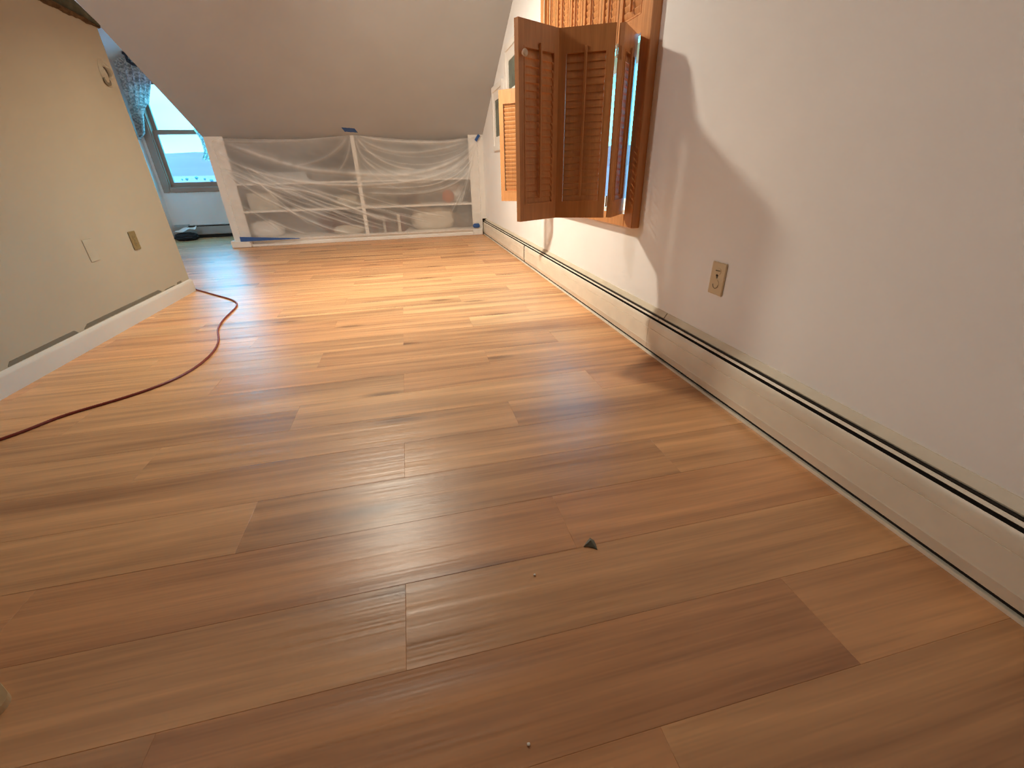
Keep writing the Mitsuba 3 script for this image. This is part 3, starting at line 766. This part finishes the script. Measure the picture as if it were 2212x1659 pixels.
for k, (x, y, lb) in enumerate(((0.178, 0.617, 'tiny pale crumb on the floor left of the dark flake'), (0.084, 0.322, 'tiny pale crumb on the floor near the bottom edge'))):
    solo('crumb', blob((x, y, -0.0002), (0.0055, 0.005, 0.004), 40 + k, 0.5, 2, 2), 'm_white', lb, 'debris', smooth=30)

# tray at the left edge
def rrect(w, d, r, n=8):
    return Polygon([(-w, -d), (0, -d), (0, 0), (-w, 0)]).buffer(-r).buffer(r, quad_segs=n)


tr = thing('tray', 'beige plastic tray with a rounded raised rim on the floor at the left edge', 'tray')
ang = math.atan2(0.64, -0.77) - math.pi
R4 = trimesh.transformations.rotation_matrix(math.atan2(-0.64, 0.77), [0, 0, 1])
R4[:3, 3] = [-0.757, 0.588, 0]
outer = rrect(0.30, 0.22, 0.03)
rim = trimesh.creation.extrude_polygon(outer.difference(outer.buffer(-0.0105)), 0.013, engine='earcut')
low = trimesh.creation.extrude_polygon(outer.buffer(-0.0103).difference(outer.buffer(-0.0155)), 0.004, engine='earcut')
mid = trimesh.creation.extrude_polygon(outer.buffer(-0.0153), 0.010, engine='earcut')
obj('rim', mikit.ply(rim, 'm_tray'), None, tr, to_world=R4)
obj('groove', mikit.ply(low, 'm_hole'), None, tr, to_world=R4)
obj('panel', mikit.ply(mid, 'm_tray'), None, tr, to_world=R4)

# ------------------------------------------------------------------ ragged bundle on top of the half wall
bn = thing('rolled_bundle', 'olive brown ragged bundle lying along the top of the tan half wall', 'bundle')
n, m_ = 90, 22
ysb = np.linspace(2.7, 3.875, n)
P = []
for y in ysb:
    k = (y - 2.7) / 1.175
    hh = (0.062 if y < 3.7 else 0.062 - 0.05 * ((y - 3.7) / 0.175) ** 1.5) * (0.85 + 0.3 * meshkit.noise(np.array([y * 6, 2, 3.0])))
    row = []
    for j in range(m_):
        a = 2 * math.pi * j / m_
        rr = 1 + 0.22 * (meshkit.fbm(np.array([y * 9, math.cos(a) * 2, math.sin(a) * 2]), 3, 3) - 0.5)
        row.append([XL - 0.045 + 0.060 * math.cos(a) * rr, y, ZL + hh * 1.0 + hh * math.sin(a) * rr])
    row.append(row[0])
    P.append(row)
P = np.array(P)
for e_ in (0, -1):
    c_ = P[e_, :-1].mean(0)
    cap = c_ + (P[e_] - c_) * 0.02
    P = np.concatenate([cap[None], P]) if e_ == 0 else np.concatenate([P, cap[None]])
P[:, :, 2] = np.maximum(P[:, :, 2], ZL + 0.0005)
obj('roll', grid_mesh(P), 'm_olive', bn, smooth=True)
P = []
for i, y in enumerate(np.linspace(2.7, 3.868, 160)):
    lo = ZL - 0.004 + 0.022 * (meshkit.fbm(np.array([y * 16, 1, 1.0]), 4, 8) - 0.55)
    hi = ZL + 0.028 * (1 if y < 3.7 else max(0.25, 1 - (y - 3.7) / 0.2)) + 0.02 * (meshkit.fbm(np.array([y * 12, 5, 1.0]), 4, 2) - 0.5)
    P.append([[XL + 0.002 + 0.018 * t * (1 - t) * 4 * (0.5 + meshkit.noise(np.array([y * 25, t * 3, 1.0]))), y, lo + (hi - lo) * t] for t in np.linspace(0, 1, 7)])
obj('frayed_edge', grid_mesh(np.array(P)), 'm_torn', bn, smooth=True, label='frayed brown edge')

# ------------------------------------------------------------------ curtains, rod and bag in the dormer
def curtain(edge_l, edge_r, name, label, seed):
    """edge_l, edge_r: (z, x) outlines; gathered folds in between."""
    zz = np.linspace(edge_l[0][0], edge_l[-1][0], 90)
    el = np.interp(-zz, [-z for z, _ in edge_l], [x for _, x in edge_l])
    er = np.interp(-zz, [-z for z, _ in edge_r], [x for _, x in edge_r])
    P = []
    for i, z in enumerate(zz):
        s = np.linspace(0, 1, 70)
        x = el[i] + (er[i] - el[i]) * s
        zt_ = 2.176 + 0.36 * np.minimum(x + 3.47, 0.62) - 0.01
        y = YW - 0.105 + 0.022 * np.sin(s * 34 + seed + 0.8 * math.sin(z * 5)) + 0.012 * np.sin(s * 71 + z * 3)
        P.append(np.stack([x, y, np.where(x < -2.85, np.minimum(z + (zt_ - 2.20) * max(0.0, (z - 1.3) / 0.9), 9), z) + 0.012 * np.sin(s * 40 + seed) * (1 if i == 89 else 0)], -1))
    return solo(name, grid_mesh(np.array(P)), 'm_lace', label, 'curtain', smooth=True)


curtain([(2.20, -3.42), (1.9, -3.43), (1.32, -3.44)], [(2.20, -2.90), (2.06, -2.99), (1.95, -3.05), (1.88, -3.075), (1.80, -3.12), (1.71, -3.165), (1.66, -3.24), (1.60, -3.29), (1.45, -3.335), (1.38, -3.36), (1.32, -3.43)], 'curtain', 'grey lace curtain gathered at the left side of the dormer window', 1.0)
curtain([(2.20, -2.72), (1.8, -2.60), (1.42, -2.745), (1.30, -2.70), (1.16, -2.705), (1.05, -2.765)], [(2.20, -2.26), (1.8, -2.26), (1.42, -2.30), (1.05, -2.55)], 'curtain', 'lace curtain tail showing at the right edge of the dormer window beside the bookcase', 2.0)
rd = thing('curtain_rod', 'black curtain rod with a bracket at the top of the dormer window', 'curtain rod')
obj('rod', tube([[-3.40, YW - 0.045, 2.13], [-2.9, YW - 0.045, 2.13], [-2.28, YW - 0.045, 2.13]], 0.009, 10), 'm_rod', rd, smooth=True)
br = spline([[-3.262, YW - 0.158, 2.255], [-3.235, YW - 0.158, 2.23], [-3.235, YW - 0.158, 2.19], [-3.21, YW - 0.158, 2.155], [-3.15, YW - 0.152, 2.13]], 20)
obj('bracket', tube(br, 0.016, 8), 'm_rod', rd, smooth=True)
obj('finial', (lambda m: (m.apply_translation([-3.225, YW - 0.158, 2.175]), m)[1])(trimesh.creation.icosphere(2, 0.024)), 'm_rod', rd, smooth=True)
solo('tool_bag', blob((-3.21, 7.47, 0.0), (0.30, 0.24, 0.115), 51, 0.4, 2.5), 'm_black', 'black bag on the dormer floor beside the end of the half wall', 'bag', smooth=True)
pp = np.array([[[-3.36 + 0.29 * s, 7.38 + 0.17 * t, 0.112 + 0.045 * s + 0.03 * t - 0.015 * math.sin(3 * t) + 0.012 * math.sin(9 * s + 4 * t)] for t in np.linspace(0, 1, 12)] for s in np.linspace(0, 1, 14)])
solo('papers', grid_mesh(pp), 'm_paper', 'white crumpled papers lying on the black bag under the dormer window', 'papers', smooth=True)

# ------------------------------------------------------------------ the lamp that lights the room
lp = thing('ceiling_lamp', 'round swivelling ceiling spotlight with a frosted diffuser turned toward the white wall', 'lamp')
RL = trimesh.geometry.align_vectors([0, 0, -1], LAMP_DIR)
RL[:3, 3] = LAMP
head = trimesh.creation.revolve([(0, 0.0), (LAMP_R + 0.010, 0.0), (LAMP_R + 0.012, 0.020), (LAMP_R * 0.8, 0.050), (0, 0.052)], sections=40)
head.apply_translation([0, 0, 0.002])
head.apply_transform(RL)
obj('head', head, 'm_white', lp, smooth=40)
ring_p = [(LAMP_R + 0.001, 0.002), (LAMP_R + 0.001, -0.062), (LAMP_R + 0.008, -0.062), (LAMP_R + 0.010, 0.002)]
shade = trimesh.creation.revolve(ring_p + ring_p[:1], sections=48)
shade.apply_transform(RL)
obj('added_baffle', shade, 'm_black', lp, smooth=30, label='black ring added to narrow the beam')  # unseen ring added to keep the beam off the foreground
stem = tube([LAMP - LAMP_DIR * 0.05, LAMP - LAMP_DIR * 0.07, [LAMP[0] - 0.02, LAMP[1], ZC - 0.01]], 0.012, 10)
obj('stem', stem, 'm_brass', lp, smooth=40)
can = trimesh.creation.cylinder(radius=0.06, height=0.014, sections=32)
can.apply_translation([LAMP[0] - 0.02, LAMP[1], ZC - 0.0075])
obj('canopy', can, 'm_white', lp, smooth=40)
gl = trimesh.creation.revolve([(0, -0.010), (LAMP_R * 0.6, -0.0085), (LAMP_R * 0.95, -0.003), (LAMP_R, 0.0)], sections=48)
gl.fix_normals()
if gl.face_normals[:, 2].mean() > 0:
    gl.invert()
gl.apply_transform(RL)
k = obj('diffuser', gl, 'm_lamp', lp)
scene[k]['emitter'] = {'type': 'area', 'radiance': {'type': 'rgb', 'value': [LAMP_L * c for c in LAMP_RGB]}}

hl = thing('added_fill_lamp', 'small round lamp added behind the tan half wall to fill the shadows', 'lamp')  # added fill light, out of view behind the half wall
gb = trimesh.creation.icosphere(3, FILL_R)
gb.apply_translation(FILL)
k = obj('globe', gb, 'm_lamp', hl)
scene[k]['emitter'] = {'type': 'area', 'radiance': {'type': 'rgb', 'value': [FILL_L * c for c in FILL_RGB]}}
obj('cord', tube([FILL + [0, 0, FILL_R], [FILL[0], FILL[1], ZC - 0.001]], 0.006, 8), 'm_rod', hl)

# ------------------------------------------------------------------ outdoors: field, ridges and trees seen through the dormer window
def terrain(r0, r1, h, nr, na, a0=-75, a1=100):
    P = []
    for r in np.geomspace(r0, r1, nr):
        row = []
        for a in np.radians(np.linspace(a0, a1, na)):
            x, y = r * math.sin(a), r * math.cos(a)
            row.append([x, y, h(r, a, x, y)])
        P.append(row)
    return grid_mesh(np.array(P))


def h_field(r, a, x, y):
    return -3.2 + max(0.0, (r - 30)) * 0.0108 * min(1, r / 400) + 0.6 * (meshkit.fbm(np.array([x / 60, y / 60, 0.0]), 3, 1) - 0.5)


def h_ridge(r, a, x, y):
    k = math.exp(-((r - 2600) / 520) ** 2)
    return -6 + 128 * k * (0.86 + 0.3 * (meshkit.fbm(np.array([a * 9, 1.0, 2.0]), 4, 2) - 0.5)) + 6 * (meshkit.fbm(np.array([x / 260, y / 260, 0.0]), 4, 7) - 0.5)


struct('ground_field', terrain(9, 900, h_field, 50, 120), 'm_field', 'pale snowy field outside', smooth=True)
solo('hill_ridge', terrain(900, 4200, h_ridge, 60, 180), 'm_hill', 'hazy blue hills beyond the dormer window', 'hills', smooth=True)
for k in range(9):
    a = math.radians(-24.6 + 0.62 * k + float(RNG.uniform(-0.2, 0.2)))
    r = 330 + float(RNG.uniform(-40, 60))
    x, y = r * math.sin(a), r * math.cos(a)
    zg = h_field(r, a, x, y)
    hh = float(RNG.uniform(1.0, 2.2))
    t_ = thing('distant_tree', 'tiny hazy tree on the snowy field beyond the dormer window', 'tree', 'tiny trees beyond the dormer window')
    cr = trimesh.creation.icosphere(2, 0.5)
    cr.vertices *= (1 + 0.5 * (meshkit.fbm(cr.vertices * 3 + k, 3, k) - 0.5))[:, None] * np.array([hh * 0.9, hh * 0.9, hh * 0.8])
    cr.apply_translation([x, y, zg + hh * 0.62])
    obj('crown', cr, 'm_tree', t_, smooth=True)
    obj('trunk', (lambda m: (m.apply_translation([x, y, zg + hh * 0.2]), m)[1])(trimesh.creation.cylinder(radius=0.12, height=hh * 0.5 + 0.4, sections=8)), 'm_tree', t_)
